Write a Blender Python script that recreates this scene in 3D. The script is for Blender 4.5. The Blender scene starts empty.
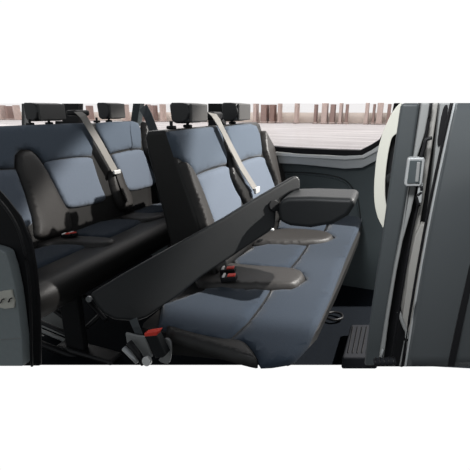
import bpy, bmesh, math, random
from mathutils import Vector, geometry, Matrix

random.seed(4)
scene = bpy.context.scene
C = scene.collection

# ------------------------------------------------------------------ camera
EYE = Vector((0.0, 0.0, 1.0))                    # eye height above the van floor (floor z = 0, street z = -0.55)
FPX = 386.0
PITCH = math.atan(125 / FPX)
YAW = math.atan(163 / math.hypot(FPX, 125))
FW = Vector((-math.sin(YAW) * math.cos(PITCH), math.cos(YAW) * math.cos(PITCH), -math.sin(PITCH)))
RT = Vector((math.cos(YAW), math.sin(YAW), 0))
UP = RT.cross(FW)
cd = bpy.data.cameras.new('camera')
cd.sensor_width = 36; cd.lens = 36 * FPX / 470; cd.clip_start = 0.02; cd.clip_end = 500
cam = bpy.data.objects.new('camera', cd); C.objects.link(cam)
m = Matrix((RT, UP, -FW)).transposed().to_4x4(); m.translation = EYE
cam.matrix_world = m
scene.camera = cam

# ------------------------------------------------------------------ sky, lamps, exposure
scene.view_settings.view_transform = 'Standard'
scene.view_settings.look = 'None'
scene.view_settings.gamma = 1.0
scene.view_settings.exposure = 0.0
scene.view_settings.use_curve_mapping = False
W = bpy.data.worlds.new('sky'); scene.world = W; W.use_nodes = True
nt = W.node_tree; nt.nodes.clear()
out = nt.nodes.new('ShaderNodeOutputWorld'); bg = nt.nodes.new('ShaderNodeBackground')
tc = nt.nodes.new('ShaderNodeTexCoord'); sx = nt.nodes.new('ShaderNodeSeparateXYZ')
def mrange(src, a, b):
    n_ = nt.nodes.new('ShaderNodeMapRange'); n_.inputs[1].default_value = a; n_.inputs[2].default_value = b
    nt.links.new(src, n_.inputs[0]); return n_.outputs[0]
nt.links.new(tc.outputs['Generated'], sx.inputs[0])
def ramp(src, stops):
    c_ = nt.nodes.new('ShaderNodeValToRGB'); nt.links.new(src, c_.inputs[0]); e = c_.color_ramp.elements
    e[0].position = stops[0][0]; e[0].color = (*stops[0][1], 1); e[1].position = stops[-1][0]; e[1].color = (*stops[-1][1], 1)
    for p_, q_ in stops[1:-1]: z = e.new(p_); z.color = (*q_, 1)
    return c_.outputs[0]
zz = mrange(sx.outputs['Z'], -1, 1)
# overcast white sky beyond the van, duller overhead; behind and right of the viewer it is dimmed for contrast, with a bright band added for streaks on the door
front = ramp(zz, [(0.0, (1, 1, 1)), (0.64, (1, 1, 1)), (0.74, (0.22, 0.23, 0.25)), (1.0, (0.13, 0.14, 0.16))])
back = ramp(zz, [(0.0, (0.008, 0.009, 0.010)), (0.30, (0.02, 0.022, 0.024)), (0.42, (0.06, 0.065, 0.07)), (0.452, (0.42, 0.42, 0.41)), (0.468, (0.24, 0.25, 0.26)), (0.50, (0.50, 0.52, 0.53)), (0.56, (0.50, 0.52, 0.53)), (0.7, (0.36, 0.38, 0.40)), (1.0, (0.13, 0.14, 0.16))])
mxw = nt.nodes.new('ShaderNodeMix'); mxw.data_type = 'RGBA'
mm = nt.nodes.new('ShaderNodeMath'); mm.operation = 'MINIMUM'
nt.links.new(mrange(sx.outputs['Y'], 0.0, 0.36), mm.inputs[0]); nt.links.new(mrange(sx.outputs['X'], 0.55, 0.25), mm.inputs[1])
nt.links.new(mm.outputs[0], mxw.inputs[0]); nt.links.new(back, mxw.inputs[6]); nt.links.new(front, mxw.inputs[7])
nt.links.new(mxw.outputs[2], bg.inputs[0]); nt.links.new(bg.outputs[0], out.inputs[0])
bg.inputs[1].default_value = 1.02

def spot(name, loc, tgt, power, size, blend, col=(1, 0.97, 0.93), rad=0.03):
    l = bpy.data.lights.new(name, 'SPOT'); l.energy = power; l.spot_size = math.radians(size); l.spot_blend = blend
    l.color = col; l.shadow_soft_size = rad
    o = bpy.data.objects.new(name, l); C.objects.link(o); o.location = Vector(loc)
    o.rotation_euler = (Vector(tgt) - Vector(loc)).to_track_quat('-Z', 'Y').to_euler()
    return o
spot('added_sun_spot_rear_row', (2.4, 3.0, 3.4), (-1.42, 2.2, -1.47), 1750, 42.2, 0.12)  # added spot standing in for sun; its cone edge draws the shade line
spot('added_sun_spot_middle_row', (2.4, 3.0, 3.4), (-0.60, 1.9, -1.50), 500, 42.4, 0.12)  # second added spot, the same sun stand-in for the middle backrests
# added fill lamp, unseen behind the viewer, brightening the upper half of the doorway
spot('fill_spot_doorway', (-0.35, -1.0, 2.4), (0.12, 0.8, 1.08), 420, 28, 1.0, (0.96, 0.98, 1.0), 0.35)
# added area lamp, unseen overhead, brightening the street beyond the van
a2 = bpy.data.lights.new('street_fill_area', 'AREA'); a2.shape = 'RECTANGLE'; a2.size = 110; a2.size_y = 40; a2.energy = 19000; a2.color = (1.0, 0.97, 0.95)
o2 = bpy.data.objects.new('street_fill_area', a2); C.objects.link(o2); o2.location = (-20, 34, 19)

# ------------------------------------------------------------------ helpers
def ray(u, v): return FW + RT * ((u - 235) / FPX) + UP * ((235 - v) / FPX)
def at(u, v, Y=None, X=None, Z=None):            # the point seen at (u, v), at a real distance; Z above the van floor
    r = ray(u, v)
    t = Y / r.y if Y is not None else (X / r.x if X is not None else (Z - 1.0) / r.z)
    return EYE + r * t
def on_plane(u, v, o, n):
    r = ray(u, v); return EYE + r * ((o - EYE).dot(n) / r.dot(n))

def mat(name, col, rough=0.6, metal=0.0, noise=0.0, nscale=60, bump=0.0, bscale=400, spec=0.4, sheen=0.0, coat=0.0):
    M = bpy.data.materials.new(name); M.use_nodes = True
    t = M.node_tree; b = t.nodes['Principled BSDF']
    b.inputs['Base Color'].default_value = (*col, 1); b.inputs['Roughness'].default_value = rough
    b.inputs['Metallic'].default_value = metal; b.inputs['Specular IOR Level'].default_value = spec
    if sheen: b.inputs['Sheen Weight'].default_value = sheen; b.inputs['Sheen Roughness'].default_value = 0.5
    if coat: b.inputs['Coat Weight'].default_value = coat; b.inputs['Coat Roughness'].default_value = 0.15
    g = t.nodes.new('ShaderNodeTexCoord')
    if noise:
        n = t.nodes.new('ShaderNodeTexNoise'); n.inputs['Scale'].default_value = nscale; n.inputs['Detail'].default_value = 4
        r = t.nodes.new('ShaderNodeMix'); r.data_type = 'RGBA'
        r.inputs[6].default_value = (*[c * (1 - noise) for c in col], 1); r.inputs[7].default_value = (*[min(1, c * (1 + noise)) for c in col], 1)
        t.links.new(g.outputs['Object'], n.inputs['Vector']); t.links.new(n.outputs[0], r.inputs[0]); t.links.new(r.outputs[2], b.inputs['Base Color'])
    if bump:
        n2 = t.nodes.new('ShaderNodeTexNoise'); n2.inputs['Scale'].default_value = bscale; n2.inputs['Detail'].default_value = 2
        bp = t.nodes.new('ShaderNodeBump'); bp.inputs['Strength'].default_value = bump; bp.inputs['Distance'].default_value = 0.002
        t.links.new(g.outputs['Object'], n2.inputs['Vector']); t.links.new(n2.outputs[0], bp.inputs['Height']); t.links.new(bp.outputs[0], b.inputs['Normal'])
    return M
M = {
 'blue': mat('blue_fabric', (0.078, 0.098, 0.126), 0.9, noise=0.12, nscale=180, bump=0.4, bscale=500, spec=0.15, sheen=0.1),
 'blue_light': mat('light_blue_fabric', (0.112, 0.134, 0.168), 0.9, noise=0.1, nscale=180, bump=0.4, bscale=500, spec=0.15, sheen=0.1),
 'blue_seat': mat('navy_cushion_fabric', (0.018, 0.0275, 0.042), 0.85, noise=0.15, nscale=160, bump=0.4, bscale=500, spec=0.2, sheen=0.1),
 'leather': mat('charcoal_leatherette', (0.011, 0.0105, 0.010), 0.46, noise=0.15, nscale=30, bump=0.25, bscale=260, spec=0.38),
 'leather_soft': mat('head_rest_leatherette', (0.03, 0.03, 0.031), 0.42, bump=0.2, bscale=260, spec=0.5),
 'cover_lit': mat('lit_headrest_cover', (0.075, 0.073, 0.071), 0.5, bump=0.25, bscale=260, spec=0.4),  # paler than the sides: sunlight on the headrest fronts put into the colour
 'taupe': mat('taupe_leatherette', (0.026, 0.024, 0.0225), 0.5, bump=0.25, bscale=260, spec=0.4),
 'shell': mat('dark_plastic_shell', (0.009, 0.0103, 0.0112), 0.5, noise=0.1, nscale=300, bump=0.25, bscale=500),
 'black': mat('black_plastic', (0.006, 0.006, 0.007), 0.5, spec=0.3),
 'rubber': mat('black_rubber', (0.004, 0.004, 0.005), 0.6, spec=0.25),
 'floor': mat('dark_rubber_floor', (0.006, 0.0075, 0.010), 0.9, noise=0.3, nscale=90, spec=0.05),
 'step': mat('step_rubber', (0.013, 0.014, 0.017), 0.8, noise=0.2, nscale=90, spec=0.2),
 'wall': mat('grey_green_trim_plastic', (0.050, 0.062, 0.065), 0.6, noise=0.08, nscale=200, bump=0.2),
 'pillar': mat('pillar_plastic', (0.052, 0.059, 0.062), 0.5, noise=0.06, nscale=150),
 'alu': mat('brushed_aluminium', (0.42, 0.43, 0.43), 0.38, metal=0.3, noise=0.06, nscale=40),
 'channel': mat('painted_channel', (0.27, 0.275, 0.27), 0.5, metal=0.2),
 'beige': mat('beige_channel', (0.33, 0.32, 0.30), 0.5, metal=0.2),
 'chrome': mat('bright_metal', (0.75, 0.75, 0.73), 0.3, metal=0.3),
 'door': mat('dark_grey_car_paint', (0.13, 0.142, 0.148), 0.17, metal=0.5, coat=0.4),
 'panel_grey': mat('grey_door_panel', (0.24, 0.27, 0.275), 0.6, noise=0.08, nscale=60),
 'cream': mat('off_white_plastic', (0.60, 0.59, 0.52), 0.5),
 'belt': mat('belt_webbing', (0.21, 0.20, 0.185), 0.7, bump=0.4, bscale=700),
 'belt_dark': mat('dark_belt_webbing', (0.06, 0.07, 0.075), 0.7),
 'red': mat('red_button', (0.75, 0.06, 0.04), 0.4),
 'brick': mat('red_brown_brick', (0.33, 0.22, 0.19), 0.8, noise=0.2, nscale=2),
 'brick_pale': mat('pale_weathered_brick', (0.62, 0.49, 0.44), 0.8, noise=0.2, nscale=2),
 'render_wall': mat('pale_render', (0.86, 0.78, 0.70), 0.8, noise=0.1, nscale=1),
}
# street paving: pale pinkish-grey blurred bands
Mg = mat('street_paving', (0.5, 0.45, 0.44), 0.8); t = Mg.node_tree; b = t.nodes['Principled BSDF']
g = t.nodes.new('ShaderNodeTexCoord'); mp = t.nodes.new('ShaderNodeMapping'); mp.inputs['Scale'].default_value = (0.12, 0.9, 1)
n = t.nodes.new('ShaderNodeTexNoise'); n.inputs['Scale'].default_value = 1.2; n.inputs['Detail'].default_value = 5
r = t.nodes.new('ShaderNodeValToRGB'); r.color_ramp.elements[0].position = 0.3; r.color_ramp.elements[0].color = (0.58, 0.54, 0.535, 1)
r.color_ramp.elements[1].position = 0.7; r.color_ramp.elements[1].color = (0.95, 0.92, 0.905, 1)
t.links.new(g.outputs['Object'], mp.inputs[0]); t.links.new(mp.outputs[0], n.inputs['Vector']); t.links.new(n.outputs[0], r.inputs[0]); t.links.new(r.outputs[0], b.inputs['Base Color'])
M['street'] = Mg
# window glass: clear with a faint reflection
Mw = bpy.data.materials.new('window_glass'); Mw.use_nodes = True; t = Mw.node_tree; t.nodes.clear()
o = t.nodes.new('ShaderNodeOutputMaterial'); mx = t.nodes.new('ShaderNodeMixShader'); mx.inputs[0].default_value = 0.05
tr = t.nodes.new('ShaderNodeBsdfTransparent'); tr.inputs[0].default_value = (0.96, 0.95, 0.95, 1); gl = t.nodes.new('ShaderNodeBsdfGlossy'); gl.inputs['Roughness'].default_value = 0.05
t.links.new(tr.outputs[0], mx.inputs[1]); t.links.new(gl.outputs[0], mx.inputs[2]); t.links.new(mx.outputs[0], o.inputs[0])
M['glass'] = Mw

def link(name, bm, m, parent=None, smooth=True, bev=0.0, seg=2):
    me = bpy.data.meshes.new(name)
    bmesh.ops.recalc_face_normals(bm, faces=bm.faces)
    # origin at the centre of the mesh
    ctr = Vector((0, 0, 0))
    for v in bm.verts: ctr += v.co
    ctr /= max(1, len(bm.verts))
    for v in bm.verts: v.co -= ctr
    bm.to_mesh(me); bm.free()
    if smooth:
        for p in me.polygons: p.use_smooth = True
    me.materials.append(M[m] if isinstance(m, str) else m)
    o = bpy.data.objects.new(name, me); C.objects.link(o)
    wl = ctr
    if parent is not None:
        o.parent = parent; wl = ctr - world_loc(parent)
    o.location = wl
    if bev:
        b = o.modifiers.new('bevel', 'BEVEL'); b.width = bev; b.segments = seg; b.limit_method = 'ANGLE'; b.angle_limit = math.radians(35)
    if smooth:
        w = o.modifiers.new('normals', 'WEIGHTED_NORMAL'); w.keep_sharp = False
    return o
def world_loc(o):
    l = o.location.copy(); p = o.parent
    while p: l += p.location; p = p.parent
    return l
def tag(o, label=None, cat=None, group=None, kind=None):
    if label: o['label'] = label
    if cat: o['category'] = cat
    if group: o['group'] = group
    if kind: o['kind'] = kind
    return o
def thing(name, loc, label, cat, group=None):
    o = bpy.data.objects.new(name, None); o.empty_display_size = 0.05; C.objects.link(o); o.location = loc
    return tag(o, label, cat, group)

def smooth_loop(pts, n=5, closed=True):
    N = len(pts); res = []
    rng = range(N) if closed else range(N - 1)
    for i in rng:
        if closed: p0, p1, p2, p3 = pts[i - 1], pts[i], pts[(i + 1) % N], pts[(i + 2) % N]
        else: p0, p1, p2, p3 = pts[max(i - 1, 0)], pts[i], pts[i + 1], pts[min(i + 2, N - 1)]
        for k in range(n):
            s = k / n
            res.append(tuple(0.5 * (2 * p1[j] + (p2[j] - p0[j]) * s + (2 * p0[j] - 5 * p1[j] + 4 * p2[j] - p3[j]) * s * s + (3 * p1[j] - p0[j] - 3 * p2[j] + p3[j]) * s ** 3) for j in range(len(p1))))
    if not closed: res.append(tuple(pts[-1]))
    return res
def inside(p, poly):
    x, y = p; c = False; j = len(poly) - 1
    for i in range(len(poly)):
        xi, yi = poly[i]; xj, yj = poly[j]
        if (yi > y) != (yj > y) and x < (xj - xi) * (y - yi) / (yj - yi) + xi: c = not c
        j = i
    return c
def edge_dist(p, poly):
    best = 9
    P = Vector(p)
    for i in range(len(poly)):
        a = Vector(poly[i]); b = Vector(poly[(i + 1) % len(poly)]); d = b - a
        s = 0 if d.length_squared == 0 else max(0, min(1, (P - a).dot(d) / d.length_squared))
        best = min(best, (P - a - d * s).length)
    return best
def pad(name, px, org, nrm, m, parent, thick=0.012, rad=0.02, step=0.016, round_=True, base=0.012, puff=0.0):
    """An upholstery piece of the seen outline, on the cover's plane, rounded towards its seams."""
    nrm = nrm.normalized(); ey = Vector((0, 1, 0)); ey = (ey - nrm * ey.dot(nrm)).normalized(); ex = nrm.cross(ey)
    pp = smooth_loop(px, 4) if round_ else px
    loop = []
    for (u, v) in pp:
        d = on_plane(u, v, org, nrm) - org; loop.append((d.dot(ex), d.dot(ey)))
    lo = []
    for q in loop:
        if not lo or (Vector(q) - Vector(lo[-1])).length > 0.002: lo.append(q)
    loop = lo
    xs = [p[0] for p in loop]; ys = [p[1] for p in loop]
    pts = [Vector(p) for p in loop]; n = len(pts)
    x = min(xs)
    while x < max(xs):
        y = min(ys)
        while y < max(ys):
            q = (x + random.uniform(-.1, .1) * step, y + random.uniform(-.1, .1) * step)
            if inside(q, loop) and edge_dist(q, loop) > step * 0.35: pts.append(Vector(q))
            y += step
        x += step
    for k in range(1, 3):                      # rings near the seam for a crisp roll
        for i in range(n):
            a = Vector(loop[i - 1]); b = Vector(loop[(i + 1) % n]); d = (b - a)
            if d.length == 0: continue
            d.normalize()
            for sg in (1, -1):
                q = Vector(loop[i]) + Vector((-d.y, d.x)) * sg * rad * 0.3 * k
                if inside(q, loop) and edge_dist(q, loop) > rad * 0.25 * k: pts.append(q)
    res = geometry.delaunay_2d_cdt(pts, [(i, (i + 1) % n) for i in range(n)], [list(range(n))], 1, 0.0005)
    vs, fs = res[0], res[2]
    bm = bmesh.new(); top = []
    for v in vs:
        d = edge_dist(v, loop); s = min(1, d / rad); h = thick * math.sqrt(max(0, 1 - (1 - s) ** 2)) + puff * min(1, d / 0.1) ** 0.7
        top.append(bm.verts.new(org + ex * v.x + ey * v.y + nrm * h))
    for f in fs:
        try: bm.faces.new([top[i] for i in f])
        except ValueError: pass
    bnd = [e for e in bm.edges if len(e.link_faces) == 1]
    r = bmesh.ops.extrude_edge_only(bm, edges=bnd)
    for v in [g for g in r['geom'] if isinstance(g, bmesh.types.BMVert)]: v.co -= nrm * base
    o = link(name, bm, m, parent)
    return o
def prism(name, pts, vec, m, parent=None, bev=0.003, smooth=True, seg=2):
    """Solid: closed 3-D outline swept by vec."""
    bm = bmesh.new(); a = [bm.verts.new(p) for p in pts]; b = [bm.verts.new(Vector(p) + vec) for p in pts]
    bm.faces.new(a); bm.faces.new(b[::-1])
    for i in range(len(a)):
        j = (i + 1) % len(a); bm.faces.new((a[i], b[i], b[j], a[j]))
    return link(name, bm, m, parent, smooth, bev, seg)
def strip(name, px, Y, depth, m, parent=None, bev=0.002, round_=False):
    pp = smooth_loop(px, 4) if round_ else px
    return prism(name, [at(u, v, Y=Y) for u, v in pp], Vector((0, depth, 0)), m, parent, bev)
def sweep(name, prof, y0, y1, m, parent, bev=0.012, n=4, seg=3):
    """Cushion body: (x, z) profile swept across the van."""
    pr = smooth_loop(prof, n) if n else prof
    bm = bmesh.new(); a = [bm.verts.new((x, y0, zz)) for x, zz in pr]; b = [bm.verts.new((x, y1, zz)) for x, zz in pr]
    bm.faces.new(a); bm.faces.new(b[::-1])
    for i in range(len(a)):
        j = (i + 1) % len(a); bm.faces.new((a[i], b[i], b[j], a[j]))
    return link(name, bm, m, parent, True, bev, seg)
def box(name, c, s, m, parent=None, bev=0.004, rot=None):
    bm = bmesh.new(); bmesh.ops.create_cube(bm, size=1)
    for v in bm.verts:
        v.co = Vector((v.co.x * s[0], v.co.y * s[1], v.co.z * s[2]))
        if rot: v.co = rot @ v.co
        v.co += Vector(c)
    return link(name, bm, m, parent, True, bev)
def tube(name, pts, r, m, parent=None, flat=1.0, seg=10, n=4, up=Vector((0, 0, 1)), cap=True):
    pts = [Vector(p) for p in (smooth_loop([tuple(p) for p in pts], n, False) if n and len(pts) > 2 else pts)]
    bm = bmesh.new(); rings = []
    for i, p in enumerate(pts):
        d = (pts[min(i + 1, len(pts) - 1)] - pts[max(i - 1, 0)]).normalized()
        s = d.cross(up); s = s.normalized() if s.length > 1e-4 else Vector((1, 0, 0)); w = s.cross(d)
        rr = r[min(i * len(r) // len(pts), len(r) - 1)] if isinstance(r, (list, tuple)) else r
        rings.append([bm.verts.new(p + s * rr * math.cos(2 * math.pi * k / seg) + w * rr * flat * math.sin(2 * math.pi * k / seg)) for k in range(seg)])
    for a, b in zip(rings, rings[1:]):
        for k in range(seg): bm.faces.new((a[k], a[(k + 1) % seg], b[(k + 1) % seg], b[k]))
    if cap: bm.faces.new(rings[0]); bm.faces.new(rings[-1][::-1])
    return link(name, bm, m, parent)
def ribbon(name, pts, width, wdir, m, parent=None, th=0.0025):
    """Webbing: strap of given width along pts, flat across wdir."""
    pts = [Vector(p) for p in pts]
    bm = bmesh.new(); rings = []
    for i, p in enumerate(pts):
        d = (pts[min(i + 1, len(pts) - 1)] - pts[max(i - 1, 0)]).normalized()
        w = (wdir - d * wdir.dot(d)).normalized() * width / 2; nn = d.cross(w).normalized() * th / 2
        rings.append([bm.verts.new(p + w + nn), bm.verts.new(p - w + nn), bm.verts.new(p - w - nn), bm.verts.new(p + w - nn)])
    for a, b in zip(rings, rings[1:]):
        for k in range(4): bm.faces.new((a[k], a[(k + 1) % 4], b[(k + 1) % 4], b[k]))
    bm.faces.new(rings[0]); bm.faces.new(rings[-1][::-1])
    return link(name, bm, m, parent, False)
def disc(name, c, axis, r, h, m, parent=None, seg=24, bev=0.002):
    bm = bmesh.new(); bmesh.ops.create_cone(bm, cap_ends=True, segments=seg, radius1=r, radius2=r, depth=h)
    q = Vector(axis).to_track_quat('Z', 'Y')
    for v in bm.verts: v.co = q @ v.co + Vector(c)
    return link(name, bm, m, parent, True, bev)
S = dict(kind='structure')

# ------------------------------------------------------------------ setting: street outside, floor, far wall
def slab(name, pts, dz, m, **k): return tag(prism(name, pts, Vector((0, 0.0 if dz < -0.02 else 0.01, dz)), m, None, 0, False), **k)
slab('ground', [(-160, 5, -0.55), (20, 5, -0.55), (20, 130, -0.55), (-160, 130, -0.55)], -0.1, 'street', **S)
# long pale building with brick piers across the street
BY = 48.0
tag(box('wall_warehouse', (-38, BY + 1.5, 0.1), (110, 1.0, 1.2), 'render_wall', None, 0), **S)
# van floor, its sill edge towards the street
f0, f1, f2 = at(18, 365, Z=0.0), at(404, 365, Z=0.0), None
slab('floor', [(-2.05, f0.y - 0.27, 0), (f0.x, f0.y, 0), (f1.x, f1.y, 0), (0.5, 1.62, 0), (0.5, 2.2, 0), (-2.05, 2.2, 0)], -0.006, 'floor', **S)

WY = 2.2                                         # inner face of the far side wall
def wl(u, v, Y=WY): return at(u, v, Y=Y)
wall_px = [(60, 131), (277, 160), (300, 162), (345, 166), (372, 160), (393, 135), (400, 104)]
wp = [wl(u, v) for u, v in wall_px]
bm = bmesh.new()
wtop = [Vector((-2.1, WY, wp[0].z))] + wp + [Vector((0.5, WY, wp[-1].z))]
for yo in (0, 0.06):
    tv = [bm.verts.new(p + Vector((0, yo, 0))) for p in wtop]; bv = [bm.verts.new((p.x, WY + yo, 0)) for p in wtop]
    for k in range(len(tv) - 1): bm.faces.new((tv[k], tv[k + 1], bv[k + 1], bv[k]))
bmesh.ops.bridge_loops(bm, edges=[e for e in bm.edges if len(e.link_faces) == 1])
tag(link('wall_far_side', bm, 'wall', None, False), **S)
# moulded pocket contour of the trim panel
pc = tube('trim_2', [wl(u, v, 2.197) for u, v in [(282, 172), (305, 172.5), (325, 174.5), (342, 178.5), (352, 187), (358, 200), (361, 222)]], 0.0035, 'shell', flat=0.8); tag(pc, **S)
pc = tube('trim_3', [wl(u, v, 2.199) for u, v in [(283, 174), (305, 174.5), (325, 176.5), (341, 180.5), (350, 188), (356, 201), (359, 222)]], 0.006, 'wall', flat=0.5); tag(pc, **S)
# silver sill trim, rubber seal, bright lip, glass
def band(name, top, bot, Y, d, m, b=0.002): return strip(name, top + bot[::-1], Y, d, m, None, b)
tag(band('trim_1', [(268, 152), (300, 156.5), (345, 159), (364, 157.5), (374, 152), (384, 146)], [(268, 163), (300, 164.5), (345, 169), (362, 168), (376, 161), (388, 150)], 2.165, 0.035, 'alu', 0.004), **S)
tag(band('trim_4', [(268, 151), (300, 154), (345, 156), (362, 155.2), (372, 150), (384, 142)], [(268, 155), (300, 157.2), (345, 159.8), (364, 158.2), (375, 152.5), (386, 145)], 2.15, 0.02, 'chrome', 0.002), **S)
tag(band('trim_5', [(55, 121), (262, 145.5), (285, 147.5), (330, 149.6), (360, 150.5), (371, 145), (379, 140), (391, 118), (394, 103)], [(55, 135), (262, 154), (285, 154.6), (330, 156), (361, 156), (374, 150.5), (386, 143), (398, 118), (402, 103)], 2.16, 0.06, 'rubber', 0.003), **S)
win = prism('window_1', [wl(u, v, 2.2) for u, v in [(-20, 103.5), (395, 103.5), (391, 119), (379, 141), (361, 152), (262, 149), (-20, 122)]], Vector((0, 0.004, 0)), 'glass', None, 0, False); tag(win, **S)
# window posts of the far side, standing in the window line
def post(name, u0, u1, v0, v1, Y, m, lean=0): return tag(strip(name, [(u0 + lean, v0), (u1 + lean, v0), (u1, v1), (u0, v1)], Y, 0.05, m), **S)
post('trim_6', 21.5, 24.5, 103.5, 127, 2.2, 'channel')
post('trim_7', 62, 78, 103.5, 124, 2.18, 'black')
post('trim_8', 130, 137, 103.5, 126, 2.18, 'wall', 3)
post('trim_9', 208, 223, 103.5, 126, 2.185, 'black')

# ------------------------------------------------------------------ seats
def headrest(px_box, org, nrm, parent, m, depth=0.075, side_px=None, posts=()):
    """Head restraint with two posts; the box is the seen face at the cover's distance."""
    u0, u1, v0, v1 = px_box
    c0 = on_plane(u0, (v0 + v1) / 2, org, nrm); c1 = on_plane(u1, (v0 + v1) / 2, org, nrm)
    y0, y1 = c0.y, c1.y; xf = org.x - 0.01
    zt = at(u0, v0, Y=y0).z; zb = at((u0 + u1) / 2, v1, Y=(y0 + y1) / 2).z
    prof = [(xf, zb + 0.012), (xf + 0.012, (zt + zb) / 2), (xf + 0.002, zt - 0.004), (xf - 0.03, zt), (xf - depth + 0.01, zt), (xf - depth, zt - 0.006), (xf - depth + 0.006, zb + 0.01), (xf - depth + 0.02, zb), (xf - 0.02, zb)]
    h = sweep('headrest', prof, y0, y1, m, parent, 0.012, 0, 4)
    box('lit_front_cover', (xf + 0.010, (y0 + y1) / 2, (zt + zb) / 2), (0.014, (y1 - y0) * 0.93, (zt - zb) * 0.90), 'cover_lit', h, 0.006)  # lit front face of the headrest, painted lighter than its sides
    for pu in posts:
        y = on_plane(pu, v1, org, nrm).y
        tube('headrest_post', [(xf - 0.045, y, zb + 0.01), (xf - 0.045, y, org.z - 0.02)], 0.006, 'black', h, n=0)
        box('post_collar', (xf - 0.045, y, org.z + 0.003), (0.03, 0.026, 0.012), 'black', h)
    return h

# ---- rear bench
RO = Vector((-1.495, 0, 0.936)); RN = Vector((0.5, 0, 0.115)).normalized()
rear = thing('bench_seat', (-1.4, 1.4, 0), 'rear row three-seat bench in blue fabric and charcoal leatherette, two headrests in view', 'seat', 'bench seats of the van')
sweep('backrest', [(-1.520, 0.93), (-1.5, 0.925), (-1.385, 0.42), (-1.40, 0.38), (-1.50, 0.36), (-1.56, 0.40), (-1.60, 0.90), (-1.575, 0.932)], 0.80, 2.125, 'leather', rear, 0.016, 0)
RP = RO + RN * -0.004
pad('backrest_panel', [(-60, 127), (-10, 126.5), (40, 124.5), (78, 123), (90, 123.4), (92, 132), (93, 145), (91.5, 156), (78, 156.5), (60, 158.5), (43, 163), (38, 155), (30, 149.5), (20, 149.8), (15, 155), (14, 168), (0, 168.5), (-60, 171)], RP, RN, 'blue', rear, 0.012, 0.02, 0.02, False)
pad('backrest_panel', [(-60, 172), (0, 170), (15.5, 169.5), (19, 178), (25, 195), (31, 216), (32, 224), (26, 228), (10, 232), (-40, 250)], RP, RN, 'blue_light', rear, 0.014, 0.025, 0.02, False)
pad('backrest_panel', [(44, 164), (52, 160.5), (62, 159.2), (76, 157.6), (90, 157.8), (93, 163), (97, 176), (101, 187), (105, 197), (103, 201), (90, 205), (73, 208), (66, 206.5), (62, 200), (56, 188), (50, 176)], RP, RN, 'blue_light', rear, 0.014, 0.025, 0.018)
pad('backrest_panel', [(97, 123), (110, 121.8), (132, 121), (138, 123), (140, 130), (141, 140), (141.5, 148.3), (130, 148.6), (118, 151), (110, 154), (102, 140), (96, 128)], RP, RN, 'blue', rear, 0.012, 0.02, 0.018, False)
pad('backrest_panel', [(112, 156), (120, 152.6), (130, 150.4), (141, 149.8), (144, 155), (150, 167), (155, 180), (153, 185.5), (145, 188), (135, 190.5), (127, 189.8), (123, 183), (117, 169)], RP, RN, 'blue_light', rear, 0.014, 0.025, 0.018)
pad('backrest_bolster', [(15, 160), (17, 153), (24, 149.8), (31, 151), (38, 158), (46, 170), (55, 187), (64, 204), (69, 212), (70, 232), (52, 238), (36, 238), (33, 222), (26, 198), (18, 175)], RP, RN, 'taupe', rear, 0.02, 0.035, 0.018)
pad('backrest_bolster', [(113, 168), (119, 170), (124, 184), (130, 196), (131, 207), (127, 212), (119, 208), (113, 196), (109, 182), (109, 172)], RP, RN, 'taupe', rear, 0.03, 0.03, 0.014)
pad('backrest_bolster', [(142, 123), (147, 128), (152, 150), (160, 175), (170, 200), (166, 203), (158, 190), (150, 165), (143, 148)], RP, RN, 'leather', rear, 0.03, 0.025, 0.016)
# cushion
RCO = Vector((-1.3, 0, 0.43)); RCN = Vector((0, 0, 1))
sweep('seat_cushion', [(-1.44, 0.425), (-1.2, 0.428), (-1.10, 0.435), (-1.06, 0.425), (-1.035, 0.39), (-1.04, 0.34), (-1.09, 0.31), (-1.4, 0.31), (-1.46, 0.34)], 0.80, 2.125, 'leather', rear, 0.016, 4)
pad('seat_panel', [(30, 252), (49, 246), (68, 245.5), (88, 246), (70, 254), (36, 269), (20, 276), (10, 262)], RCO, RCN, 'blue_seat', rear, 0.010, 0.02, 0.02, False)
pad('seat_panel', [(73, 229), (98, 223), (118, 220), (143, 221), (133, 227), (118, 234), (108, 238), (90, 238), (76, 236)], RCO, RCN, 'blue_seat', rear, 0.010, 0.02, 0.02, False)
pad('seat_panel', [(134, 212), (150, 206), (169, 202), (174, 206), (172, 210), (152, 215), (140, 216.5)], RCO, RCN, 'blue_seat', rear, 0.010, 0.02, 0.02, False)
pad('divider_pad', [(36, 247), (46, 241), (60, 238), (90, 238.5), (110, 240), (116, 243), (108, 246.5), (88, 247.5), (60, 246), (45, 249)], RCO, RCN, 'taupe', rear, 0.018, 0.03, 0.014)
pad('divider_pad', [(120, 219), (135, 214.5), (150, 215), (166, 213.5), (170, 215), (160, 219), (145, 222), (130, 221.5)], RCO, RCN, 'taupe', rear, 0.018, 0.03, 0.014)
headrest((35, 63.5, 102.5, 121), RO, RN, rear, 'leather_soft', posts=(38, 57))
headrest((107, 123, 102.5, 119), RO, RN, rear, 'leather_soft', posts=(104, 116))
# rear bench legs
for (ux, vb, vt) in ((76, 350, 292), ):
    b0 = at(ux, vb, Z=0.0)
    lg = box('leg', (b0.x + 0.01, b0.y, 0.17), (0.10, 0.035, 0.30), 'black', rear, 0.008)
    box('foot_plate', (b0.x + 0.07, b0.y, 0.012), (0.30, 0.075, 0.024), 'black', lg, 0.01)
lg = box('leg', (-1.15, 1.9, 0.17), (0.10, 0.035, 0.30), 'black', rear, 0.008)
box('foot_plate', (-1.1, 1.9, 0.012), (0.28, 0.075, 0.024), 'black', lg, 0.01)
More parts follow.
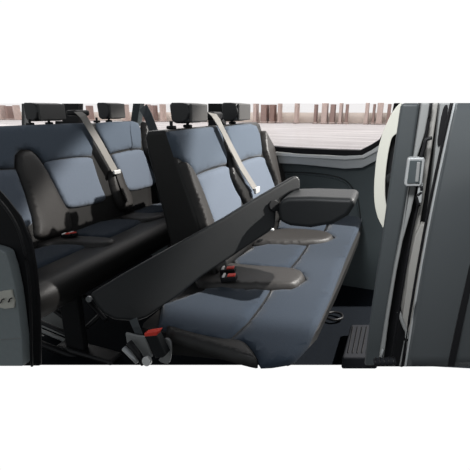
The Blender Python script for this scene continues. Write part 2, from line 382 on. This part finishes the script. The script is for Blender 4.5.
# tubular seat frame below
def rod(name, a, b, r, m, parent, Y0, Y1=None):
    return tube(name, [at(*a, Y=Y0), at(*b, Y=Y1 or Y0)], r, m, parent, n=0)
rod('seat_frame', (34, 319), (74, 337), 0.010, 'black', rear, 1.10)
rod('seat_frame', (34, 341), (78, 358), 0.014, 'black', rear, 1.02, 1.06)
rod('seat_frame', (52, 308), (74, 324), 0.012, 'black', rear, 1.14)
rod('seat_frame', (84, 296), (106, 320), 0.009, 'black', rear, 1.10, 1.05)
rod('seat_frame', (86, 328), (110, 306), 0.010, 'black', rear, 1.12, 1.2)
disc('pivot_bolt', at(89, 299, Y=1.0), (0.2, -1, 0), 0.012, 0.01, 'alu', rear)
# stack of silver runner strips on the floor beside the leg
rn = thing('floor_runner', (-1.35, 1.15, 0), 'grey ribbed metal runner under the rear bench, beside its black leg', 'runner')
for a, b in (((34, 322), (71, 337)), ((34, 327.5), (71, 343)), ((34, 333), (71, 349))):
    rod('rail', a, b, 0.0085, 'channel', rn, 1.12)
prism('side_plate', [at(u, v, Y=1.2) for u, v in [(36, 318), (54, 309), (72, 327), (71, 335), (36, 320)]], Vector((0, 0.01, 0)), 'channel', rn)

# ---- middle bench
MO = Vector((-0.70, 0, 0.937)); MN = Vector((0.50, 0, 0.17)).normalized()
mid = thing('bench_seat', (-0.4, 1.4, 0), 'middle row bench nearest the door, long navy cushion and two upright blue backrests', 'seat', 'bench seats of the van')
sweep('backrest', [(-0.725, 0.936), (-0.705, 0.93), (-0.60, 0.63), (-0.53, 0.44), (-0.56, 0.38), (-0.64, 0.37), (-0.70, 0.44), (-0.79, 0.85), (-0.80, 0.92), (-0.785, 0.932)], 1.15, 2.13, 'leather', mid, 0.014, 0)
MP = MO + MN * -0.003
pad('backrest_panel', [(168.5, 131.5), (190, 129), (217, 126), (219.5, 128), (222, 140), (226, 155), (226.5, 164), (213, 167.5), (203, 171), (194, 176.5), (188, 167), (182, 160.5), (176.5, 156), (172, 142)], MP, MN, 'blue', mid, 0.012, 0.018, 0.018, False)
pad('backrest_panel', [(194.5, 178), (203, 172.5), (214, 168.8), (226, 166.5), (229, 178), (234, 190), (240, 202), (236, 220), (215, 235), (210, 222), (203, 203), (198, 188)], MP, MN, 'blue_light', mid, 0.014, 0.025, 0.016)
pad('backrest_panel', [(226, 126.5), (235, 125), (250, 123.6), (255, 125.5), (259, 135), (261.5, 155.5), (249, 157.5), (240, 161), (235, 165), (230, 150), (225, 132)], MP, MN, 'blue', mid, 0.012, 0.018, 0.016, False)
pad('backrest_panel', [(236, 167), (242, 162), (250, 158.8), (261.5, 157), (265, 165), (271, 180), (275, 195), (266, 206), (254, 208), (249, 198), (243, 182)], MP, MN, 'blue_light', mid, 0.014, 0.025, 0.016)
pad('backrest_bolster', [(180, 162.5), (186, 165), (193, 176), (199, 190), (205, 206), (211, 224), (209, 234), (203, 232), (197, 214), (190, 194), (184, 176)], MP, MN, 'taupe', mid, 0.024, 0.02, 0.012)
pad('backrest_bolster', [(223, 131), (227, 140), (234, 164), (243, 184), (251, 201), (247, 208), (241, 200), (231, 180), (227, 160), (222, 140)], MP, MN, 'leather', mid, 0.02, 0.02, 0.012)
pad('backrest_bolster', [(261, 131), (266, 139), (273, 152), (279, 166), (284, 180), (284, 196), (277, 196), (272, 180), (266, 164), (262, 148)], MP, MN, 'taupe', mid, 0.03, 0.02, 0.012)
headrest((185, 203, 102.5, 123), MO, MN, mid, 'leather_soft', posts=(183, 199))
headrest((234, 246.5, 102.5, 121), MO, MN, mid, 'leather_soft', posts=(232, 242))
# cushion body follows its slightly skewed front edge
ZC = 0.42
bm = bmesh.new()
def cushion_ring(y, xr, xf, drop):
    return [(xr, y, ZC - 0.004), (xf - 0.05, y, ZC), (xf - 0.012, y, ZC - 0.006), (xf, y, ZC - 0.022), (xf - 0.004, y, ZC - drop), (xf - 0.03, y, ZC - drop - 0.006), (xr, y, ZC - 0.085)]
rings = []
for y, xr, xf, d in ((0.79, -0.60, -0.205, 0.018), (0.812, -0.61, -0.168, 0.026), (1.0, -0.61, -0.140, 0.06), (1.3, -0.61, -0.126, 0.07), (1.6, -0.61, -0.116, 0.07), (1.9, -0.61, -0.108, 0.07), (2.12, -0.61, -0.105, 0.07)):
    rings.append([bm.verts.new(p) for p in cushion_ring(y, xr, xf, d)])
for a, b in zip(rings, rings[1:]):
    for k in range(7): bm.faces.new((a[k], a[(k + 1) % 7], b[(k + 1) % 7], b[k]))
bm.faces.new(rings[0]); bm.faces.new(rings[-1][::-1])
link('seat_cushion', bm, 'leather', mid, True, 0.008)
MCO = Vector((0, 0, ZC)); UPV = Vector((0, 0, 1))
kw = dict(thick=0.009, rad=0.012, step=0.022)
# fabric: three lengthwise seat zones; the front strip runs along the edge
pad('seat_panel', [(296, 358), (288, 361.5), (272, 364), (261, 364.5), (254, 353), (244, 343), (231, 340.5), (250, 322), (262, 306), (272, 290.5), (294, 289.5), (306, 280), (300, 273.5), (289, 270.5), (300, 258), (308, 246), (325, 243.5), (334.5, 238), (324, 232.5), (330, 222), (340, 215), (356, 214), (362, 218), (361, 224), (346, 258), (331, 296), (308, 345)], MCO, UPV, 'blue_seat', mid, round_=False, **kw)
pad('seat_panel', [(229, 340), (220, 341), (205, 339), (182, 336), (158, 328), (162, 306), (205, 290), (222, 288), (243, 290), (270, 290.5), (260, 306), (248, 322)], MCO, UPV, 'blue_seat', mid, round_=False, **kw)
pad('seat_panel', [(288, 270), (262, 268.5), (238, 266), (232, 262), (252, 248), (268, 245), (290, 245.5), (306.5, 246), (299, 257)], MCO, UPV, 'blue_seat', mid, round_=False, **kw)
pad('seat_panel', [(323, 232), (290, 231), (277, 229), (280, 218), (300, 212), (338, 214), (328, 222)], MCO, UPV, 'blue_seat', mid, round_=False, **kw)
d1 = pad('divider_pad', [(196, 278), (210, 270), (228, 266), (250, 268), (275, 269.5), (294, 271.5), (303, 275), (305, 280), (300, 286), (290, 289.5), (260, 290), (225, 289.5), (200, 288)], MCO, UPV, 'taupe', mid, 0.022, 0.03, 0.018)
pad('divider_pad', [(245, 244), (262, 236), (280, 231.5), (300, 231.5), (322, 233.5), (332, 237), (333, 240.5), (324, 244), (300, 245.5), (270, 246)], MCO, UPV, 'taupe', mid, 0.022, 0.03, 0.018)
pad('side_bolster', [(166, 329), (176, 330), (196, 336), (220, 341), (235, 342), (246, 346), (254, 355), (258, 363.5), (250, 363), (228, 357), (200, 348), (180, 341), (168, 336)], MCO + Vector((0, 0, -0.004)), UPV, 'leather', mid, 0.018, 0.02, 0.012)
# seat frame below the middle cushion
sf = tube('seat_frame', [(-0.22, 0.95, 0.30), (-0.22, 2.0, 0.30)], 0.018, 'black', mid, n=0)
for y in (1.5, 2.0):
    lg = box('leg', (-0.42, y, 0.16), (0.22, 0.04, 0.32), 'black', mid, 0.01)
    box('foot_plate', (-0.42, y, 0.012), (0.34, 0.08, 0.024), 'black', lg, 0.008)

# ---- long folded panel and round pad resting across the middle bench
fold = thing('folding_armrest', at(190, 290, Y=1.05), 'long charcoal armrest panel slanting across the middle bench, with rounded pad at its far end', 'armrest')
def yv(u): return 0.84 + (u - 90) / (300 - 90) * 0.66
px = [(90, 294.5), (120, 276), (155, 256), (192, 235.5), (225, 217), (250, 201.5), (275, 187), (293, 176.5), (298, 175), (301, 180), (301, 189.5), (290, 193), (281, 199), (277, 208), (276, 226), (268, 233), (250, 245), (226, 261), (202, 277), (180, 295), (158, 310.5), (147, 318), (137, 321.5), (115, 320), (103, 314), (97, 306.5)]
# plane of the panel face through three seen points
A_, B_, D_ = at(90, 294.5, Y=0.78), at(298, 175, Y=1.35), at(137, 321.5, Y=0.84)
pn = (B_ - A_).cross(D_ - A_).normalized()
if pn.dot(EYE - A_) < 0: pn = -pn
pts = [on_plane(u, v, A_, pn) for u, v in px]
prism('arm_panel', pts, -pn * 0.034, 'shell', fold, 0.010, True, 4)
pc_ = on_plane(273.5, 206, A_, pn)
disc('hinge', pc_ + pn * 0.004, pn, 0.020, 0.012, 'black', fold)
disc('bolt', at(272, 229.5, Y=1.60), (0, 0, 1), 0.010, 0.008, 'chrome', fold)
# rounded pad: cross-section seen face swept away from the camera
pp = [(279, 222), (277.5, 208), (280, 200.5), (287, 197.5), (310, 197), (335, 198), (350, 198.5), (355, 199), (354.5, 206), (348, 216), (333, 224.5), (310, 228.5), (290, 226.5)]
fr = [at(u, v, Y=1.22) for u, v in pp]
prism('pad', fr, Vector((0.0, 0.15, 0.004)), 'shell', fold, 0.016, True, 5)

# ------------------------------------------------------------------ belts and buckles
def on_r(u, v, h=0.02): return on_plane(u, v, RO + RN * h, RN)
def on_m(u, v, h=0.02): return on_plane(u, v, MO + MN * h, MN)
sb = thing('seat_belt', on_r(90, 130), 'taupe seat belt crossing the rear bench between its two blue backrests', 'seat belt', 'taupe diagonal seat belts')
ribbon('webbing', [on_r(78, 112, 0.0), on_r(83, 116, 0.03), on_r(100, 144, 0.035), on_r(115, 171, 0.035)], 0.048, Vector((0, 1, 0.1)), 'belt', sb)
ribbon('lap_webbing', [on_r(117, 172, 0.03), on_r(122, 186, 0.035), on_r(128, 201, 0.04)], 0.03, Vector((0, 1, 0.1)), 'taupe', sb)
box('belt_guide', on_r(78, 113, -0.05), (0.07, 0.10, 0.03), 'black', sb, 0.01)
tg = box('belt_tongue', on_r(117, 172, 0.045), (0.012, 0.055, 0.022), 'chrome', sb, 0.004)
sb = thing('seat_belt', on_m(230, 145), 'taupe seat belt crossing the middle bench between its two blue backrests', 'seat belt', 'taupe diagonal seat belts')
ribbon('webbing', [on_m(212, 113.5, -0.01), on_m(216, 118, 0.015), on_m(221, 127, 0.03), on_m(231, 147, 0.035), on_m(242, 168, 0.035), on_m(256, 190, 0.035)], 0.044, Vector((0, 1, 0.1)), 'belt', sb)
box('belt_guide', on_m(212, 116, -0.05), (0.07, 0.09, 0.035), 'black', sb, 0.01)
box('belt_tongue', on_m(257, 190, 0.045), (0.012, 0.055, 0.028), 'chrome', sb, 0.004)
sb = thing('seat_belt', at(150, 118, Y=2.1), 'dark grey seat belt hanging from the far pillar behind the middle row', 'seat belt')
ribbon('webbing', [at(143, 107, Y=2.05), at(148, 116, Y=2.02), at(155, 134, Y=2.0)], 0.055, Vector((1, 0, 0)), 'belt_dark', sb)

def buckle(u, v, zz, label, s=1.0, ang=0.3):
    c = at(u, v, Z=zz)
    t_ = thing('belt_buckle', c, label, 'buckle', 'red-button belt buckles')
    rot = Matrix.Rotation(ang, 3, 'Z') @ Matrix.Rotation(-0.15, 3, 'Y')
    def L(x, y, z_): return c + rot @ Vector((x, y, z_)) * s
    box('buckle_body', L(0, 0, 0), (0.06 * s, 0.036 * s, 0.02 * s), 'black', t_, 0.003, rot)
    box('red_button', L(0.012, 0.0, 0.011), (0.030 * s, 0.022 * s, 0.008 * s), 'red', t_, 0.002, rot)
    box('metal_clip', L(-0.018, 0.0, 0.012), (0.010 * s, 0.032 * s, 0.008 * s), 'chrome', t_, 0.002, rot)
    return t_
buckle(228, 270.5, 0.455, 'red buckle lying on the middle bench cushion, the farther of its close pair', 0.9, 0.2)
buckle(229, 278, 0.455, 'red buckle lying on the middle bench cushion, the nearer of its close pair', 0.9, 0.2)
buckle(67, 235.5, 0.455, 'red buckle on the rear bench cushion, half tucked behind its twin', 0.8, 0.1)
buckle(73, 234.5, 0.457, 'red buckle on the rear bench cushion, nearest the backrest gap', 0.8, -0.3)

# ------------------------------------------------------------------ upright buckle and bracket at the near end of the middle bench
Yb = 0.74
def bp(u, v, Y=Yb): return at(u, v, Y=Y)
br = thing('seat_bracket', bp(145, 360), 'grey metal recliner bracket at the near end of the middle bench, bottom of the view', 'bracket')
prism('bracket_plate', [bp(u, v, 0.768) for u, v in [(125, 333), (144, 337), (152, 357), (146, 362), (136, 356), (127, 346)]], Vector((0, 0.008, 0)), 'channel', br)
tube('release_lever', [bp(124, 348, 0.755), bp(132, 356, 0.75), bp(138, 362, 0.75)], 0.008, 'alu', br, n=0)
tube('black_link', [bp(129, 342, 0.75), bp(138, 354, 0.745), bp(144, 364, 0.745)], 0.009, 'black', br, n=0)
prism('bracket_arm', [bp(u, v, 0.768) for u, v in smooth_loop([(164, 339), (170, 341), (171, 352), (169, 363), (164, 363.5), (158, 360), (165, 355), (166, 347)], 3)], Vector((0, 0.008, 0)), 'channel', br)
disc('bolt', bp(147, 361, 0.735), (0, -1, 0.2), 0.013, 0.012, 'chrome', br)
sbk = thing('belt_buckle', bp(152, 345), 'black stalk buckle with red button standing beside the middle bench end', 'buckle', 'red-button belt buckles')
prism('buckle_body', [bp(u, v) for u, v in [(144, 336.5), (156.5, 335), (166.5, 355), (163, 358), (155.5, 358.5)]], Vector((0, 0.022, 0)), 'shell', sbk, 0.003)
prism('red_button', [bp(u, v) for u, v in [(144, 333.5), (148, 332.5), (159, 331), (156.5, 335.8), (144.5, 337)]], Vector((0, 0.02, 0)), 'red', sbk, 0.002)
ribbon('strap', [bp(133, 319, 0.78), bp(136, 327, 0.775), bp(139, 334, 0.78)], 0.026, Vector((1, 0, 0)), 'belt_dark', sbk)

# ------------------------------------------------------------------ floor furniture at the right
fb = thing('floor_step', (-0.05, 1.7, 0), 'dark rubber step block on the van floor between the bench and the door pillar', 'step')
a = at(350, 324, Z=0.06)
prism('step_block', [at(u, v, Z=0.06) for u, v in [(351, 324), (378, 324), (379, 357), (342, 357)]], Vector((0, 0, -0.06)), 'step', fb, 0.01)
for k in range(5):
    u0 = 353 + k * 4.6
    tube('tread_rib', [at(u0, 327, Z=0.061), at(u0 - 5, 353, Z=0.061)], 0.003, 'black', fb, n=0, seg=6)
hk = tube('floor_hook', [at(u, v, Z=0.02) for u, v in [(328, 313), (334, 312), (341, 314), (342, 318), (334, 320), (327, 318)]], 0.007, 'black'); tag(hk, 'small black tie-down loop on the floor below the middle cushion edge', 'hook')

# ------------------------------------------------------------------ left: door seal, grey panel with striker
tag(strip('trim_10', [(-12, 180), (6, 200), (19, 217), (30, 242), (35, 268), (38, 300), (39.5, 335), (39.5, 366.5), (22, 366.5), (21, 330), (17, 300), (11, 268), (3, 250), (-12, 240)], 0.72, 0.012, 'rubber', None, 0.006), **S)
tag(tube('trim_11', [at(u, v, Y=0.705) for u, v in [(-6, 194), (10, 214), (20, 234), (26.5, 262), (30.5, 300), (32, 366)]], 0.004, 'black'), **S)
ld = strip('door_2', [(-14, 246), (0, 250), (5, 253), (10, 268), (15, 290), (18.5, 315), (21.5, 340), (22.5, 366.5), (-14, 366.5)], 0.69, 0.03, 'panel_grey', None, 0.004); tag(ld, **S)
sp_ = strip('striker_plate', [(-4, 293), (3, 291), (11, 290), (12, 296), (14, 301), (13.5, 308), (5, 309), (-4, 307)], 0.683, 0.006, 'cream', ld, 0.0015)
for (u, v) in ((2, 301), (10, 300)):
    tube('striker_loop', [at(u - 1.5, v + 2, Y=0.681), at(u, v - 1, Y=0.673), at(u + 2, v - 2, Y=0.681)], 0.0018, 'black', sp_)
for v in (340, ):
    tube('panel_crease', [at(-3, v, Y=0.689), at(21, v - 2, Y=0.689)], 0.0012, 'channel', ld, n=0, seg=6)

# ------------------------------------------------------------------ right: pillar, channels, latch and door
tag(strip('trim_12', [(401, 103), (420.5, 103), (409, 185), (399.5, 240), (385, 330), (379, 366.5), (364, 366.5), (371, 312), (382, 238), (391, 172)], 0.78, 0.06, 'pillar', None, 0.006), **S)
tag(strip('trim_13', [(418, 103), (468, 103), (450, 240), (432, 366.5), (366, 366.5), (383, 320), (400, 225), (410, 160)], 0.80, 0.02, 'black', None, 0.0), **S)
tag(strip('trim_14', [(421.5, 103), (430.5, 103), (425, 133), (417, 158), (411, 182), (416, 188), (411, 212), (403, 240), (396.5, 272), (389, 318), (384, 357), (378.5, 362), (386, 315), (394, 268), (402, 228), (410, 180)], 0.745, 0.03, 'channel', None, 0.002), **S)
tag(strip('trim_15', [(433, 103), (438.5, 103), (433, 140), (424, 200), (417.5, 238), (411, 262), (405, 300), (402, 315), (400, 300), (407, 262), (414, 226), (419, 196), (426, 150)], 0.75, 0.02, 'beige', None, 0.002), **S)
tag(strip('trim_16', [(415, 236), (421, 224), (426.5, 225), (421, 272), (409, 340), (402, 318), (406, 290), (409, 265)], 0.74, 0.02, 'beige', None, 0.002), **S)
tag(strip('trim_17', [(440, 103), (452, 103), (446, 145), (436, 205), (427, 262), (421, 262), (428, 215), (434, 160)], 0.735, 0.03, 'channel', None, 0.002), **S)
tag(strip('trim_18', [(444, 107), (448, 107), (445, 128), (441, 144), (437.5, 144), (440, 124)], 0.732, 0.01, 'rubber', None, 0.001, True), **S)
tag(tube('trim_19', [at(u, v, Y=0.735) for u, v in [(431, 103), (427.5, 128), (420, 165), (420, 195), (412, 232), (404, 278), (396, 330), (391, 362)]], 0.0022, 'rubber', None), **S)
tag(tube('trim_20', [at(u, v, Y=0.738) for u, v in [(399, 312), (404, 326), (407, 334), (404, 350), (401, 366)]], 0.0036, 'channel', None), **S)
lt = strip('door_latch', [(407.5, 159), (410, 157.5), (424, 157.5), (425, 160), (422, 184), (420, 186.5), (406, 186.5), (404, 184)], 0.715, 0.02, 'alu', None, 0.002)
tag(lt, 'square white-edged door latch on the metal pillar channel', 'latch')
strip('latch_plate', [(410, 160.5), (422, 160.5), (419.5, 183.5), (407, 183.5)], 0.7125, 0.004, 'wall', lt, 0.001)
strip('latch_window', [(417, 162), (420.5, 162), (418.5, 182), (415, 182)], 0.711, 0.003, 'channel', lt, 0.001)
tube('latch_bracket', [at(u, v, Y=0.722) for u, v in [(432, 138), (426, 140), (424, 148), (421, 157)]], 0.0030, 'black', lt)
tube('latch_bracket', [at(u, v, Y=0.722) for u, v in [(421, 186), (421, 192), (417, 197), (419, 206)]], 0.0030, 'black', lt)
strip('latch_arm', [(419, 183), (423, 183), (421.5, 203), (417.5, 203), (417.5, 192)], 0.72, 0.006, 'alu', lt, 0.001)
# door roller at the foot of the pillar
dr = thing('door_roller', at(385, 362, Y=0.74), 'black ridged door roller at the foot of the pillar', 'roller')
c0 = at(374, 362, Y=0.72); c1 = at(396, 361, Y=0.72)
disc('roller', (c0 + c1) / 2, (c1 - c0), 0.0075, (c1 - c0).length, 'step', dr)
for k in range(5):
    disc('roller_ring', c0.lerp(c1, 0.1 + 0.2 * k), (c1 - c0), 0.0092, 0.0025, 'black', dr, 20, 0.0005)
tube('roller_pin', [at(381, 357, Y=0.735), at(383, 349, Y=0.735)], 0.0022, 'alu', dr, n=0)
# outer door: bright edge and slightly curved painted skin, dark shut line
bm = bmesh.new(); cols = []
topz, botz = at(455, 102.5, Y=0.68).z, None
rows = 24
for i in range(rows + 1):
    f = i / rows; v = 103 + (366.5 - 103) * f
    ue = 455 + (405.5 - 455) * f + 3.0 * math.sin(math.pi * f) * -1.0
    row = []
    for j in range(13):
        g_ = j / 12; u = ue + (500 - ue) * g_ + max(0, j - 10) * 110
        p = at(u, v, Y=0.68 - 0.05 * g_ + 0.03 * math.sin(math.pi * f) * -g_)
        row.append(bm.verts.new(p))
    cols.append(row)
for i in range(rows):
    for j in range(12): bm.faces.new((cols[i][j], cols[i][j + 1], cols[i + 1][j + 1], cols[i + 1][j]))
r_ = bmesh.ops.extrude_face_region(bm, geom=list(bm.faces))
for v_ in [g for g in r_['geom'] if isinstance(g, bmesh.types.BMVert)]: v_.co += Vector((0, 0.018, 0))
door = link('door_1', bm, 'door', None, True, 0); tag(door, **S)
tube('door_edge', [at(455 + (405.5 - 455) * f - 3.0 * math.sin(math.pi * f), 103 + 263 * f, Y=0.681) for f in [k / 12 for k in range(13)]], 0.0020, 'alu', door, n=0, seg=8)
tube('edge_seal', [at(451.5 + (402 - 451.5) * f - 3.0 * math.sin(math.pi * f), 103 + 263 * f, Y=0.69) for f in [k / 12 for k in range(13)]], 0.0022, 'rubber', door, n=0, seg=8)
strip('shut_line', [(478, 220), (484, 220), (473, 280), (464, 320), (454.5, 366.5), (447.5, 366.5), (458, 318), (467, 278)], 0.632, 0.004, 'black', door, 0.0005)

# curved off-white grab handle with dark recess behind
gh = thing('grab_handle', at(380, 190, Y=0.95), 'curved off-white grab handle beside the dark pillar, in front of the rear side window', 'handle')
outer = [(402, 103), (399, 104), (392, 113), (385, 127), (380.5, 140), (377, 155), (375, 172), (374, 188), (374.5, 203), (377.5, 217), (383, 228)]
inner = [(389, 224), (387.5, 212), (385.5, 200), (385, 185), (386, 170), (388, 155), (390, 145), (392, 138), (396, 134), (400, 132)]
prism('grip', [at(u, v, Y=0.85) for u, v in smooth_loop(outer, 3, False) + smooth_loop(inner, 3, False)], Vector((0, 0.02, 0)), 'cream', gh, 0.006, True, 4)
prism('recess', [at(u, v, Y=0.875) for u, v in [(400, 128), (389, 140), (383, 160), (380, 190), (383, 222), (392, 222), (402, 140)]], Vector((0, 0.01, 0)), 'black', gh)
strip('handle_tab', [(386, 176), (391, 173), (390, 181), (387, 183)], 0.845, 0.01, 'shell', gh, 0.001)

# ------------------------------------------------------------------ street side brick piers
HP = [(-8, 3, 0, ''), (3, 2.2, 1, 'leftmost of all'), (9, 4, 0, 'wide one left of rear left headrest'), (17, 2, 1, 'thin one just left of the rear left headrest'),
      (90, 3, 0, 'seen between the two rear headrests'), (126, 2.4, 1, 'just right of the rear right headrest'), (141, 3, 0, 'behind the leaning dark belt'),
      (148, 2, 1, 'thin, right of the leaning dark belt'), (154, 4, 0, 'wide, before the middle row headrests'), (163, 2.5, 1, 'touching the middle left headrest'),
      (214, 4, 0, 'seen between the two middle row headrests'), (256, 3, 1, 'first right of middle right headrest'), (265, 6, 0, 'left half of the broad group'),
      (273, 5, 0, 'right half of the broad group'), (280, 2.2, 1, 'thin one ending the broad group'), (297, 3, 1, 'alone after the broad group'),
      (316, 2.2, 0, 'thin one left of the window middle'), (325, 5, 1, 'pale wide one at the window middle'), (333, 4, 0, 'dark one at the window middle'),
      (341, 2.5, 1, 'right of the window middle group'), (347, 2, 0, 'last before the bright gap'), (367, 3, 1, 'first after the bright gap'),
      (374, 2, 0, 'thin dark one left of the grab handle'), (380, 5, 1, 'pale wide one by the grab handle'), (389, 3, 0, 'touching the top of the grab handle')]
for i, (u, wd, kd, pos) in enumerate(HP[1:]):
    c = at(u, 112, Y=BY); top = 1.75 if kd else 1.62; foot = [-0.54, -0.2, 0.1][(i * 7) % 3]
    base = thing('brick_pier', (c.x, BY, -0.54), 'reddish brick pier outside across the paving, ' + pos, 'pier', 'brick piers across the street')
    w_ = wd * BY / 400
    box('shaft', (c.x, BY, (top - 0.54) / 2), (w_, 1.2, top + 0.54), 'brick_pale' if kd else 'brick', base, 0.02)
    box('plinth', (c.x, BY, -0.44), (w_ + 0.16, 1.36, 0.2), 'brick_pale', base, 0)
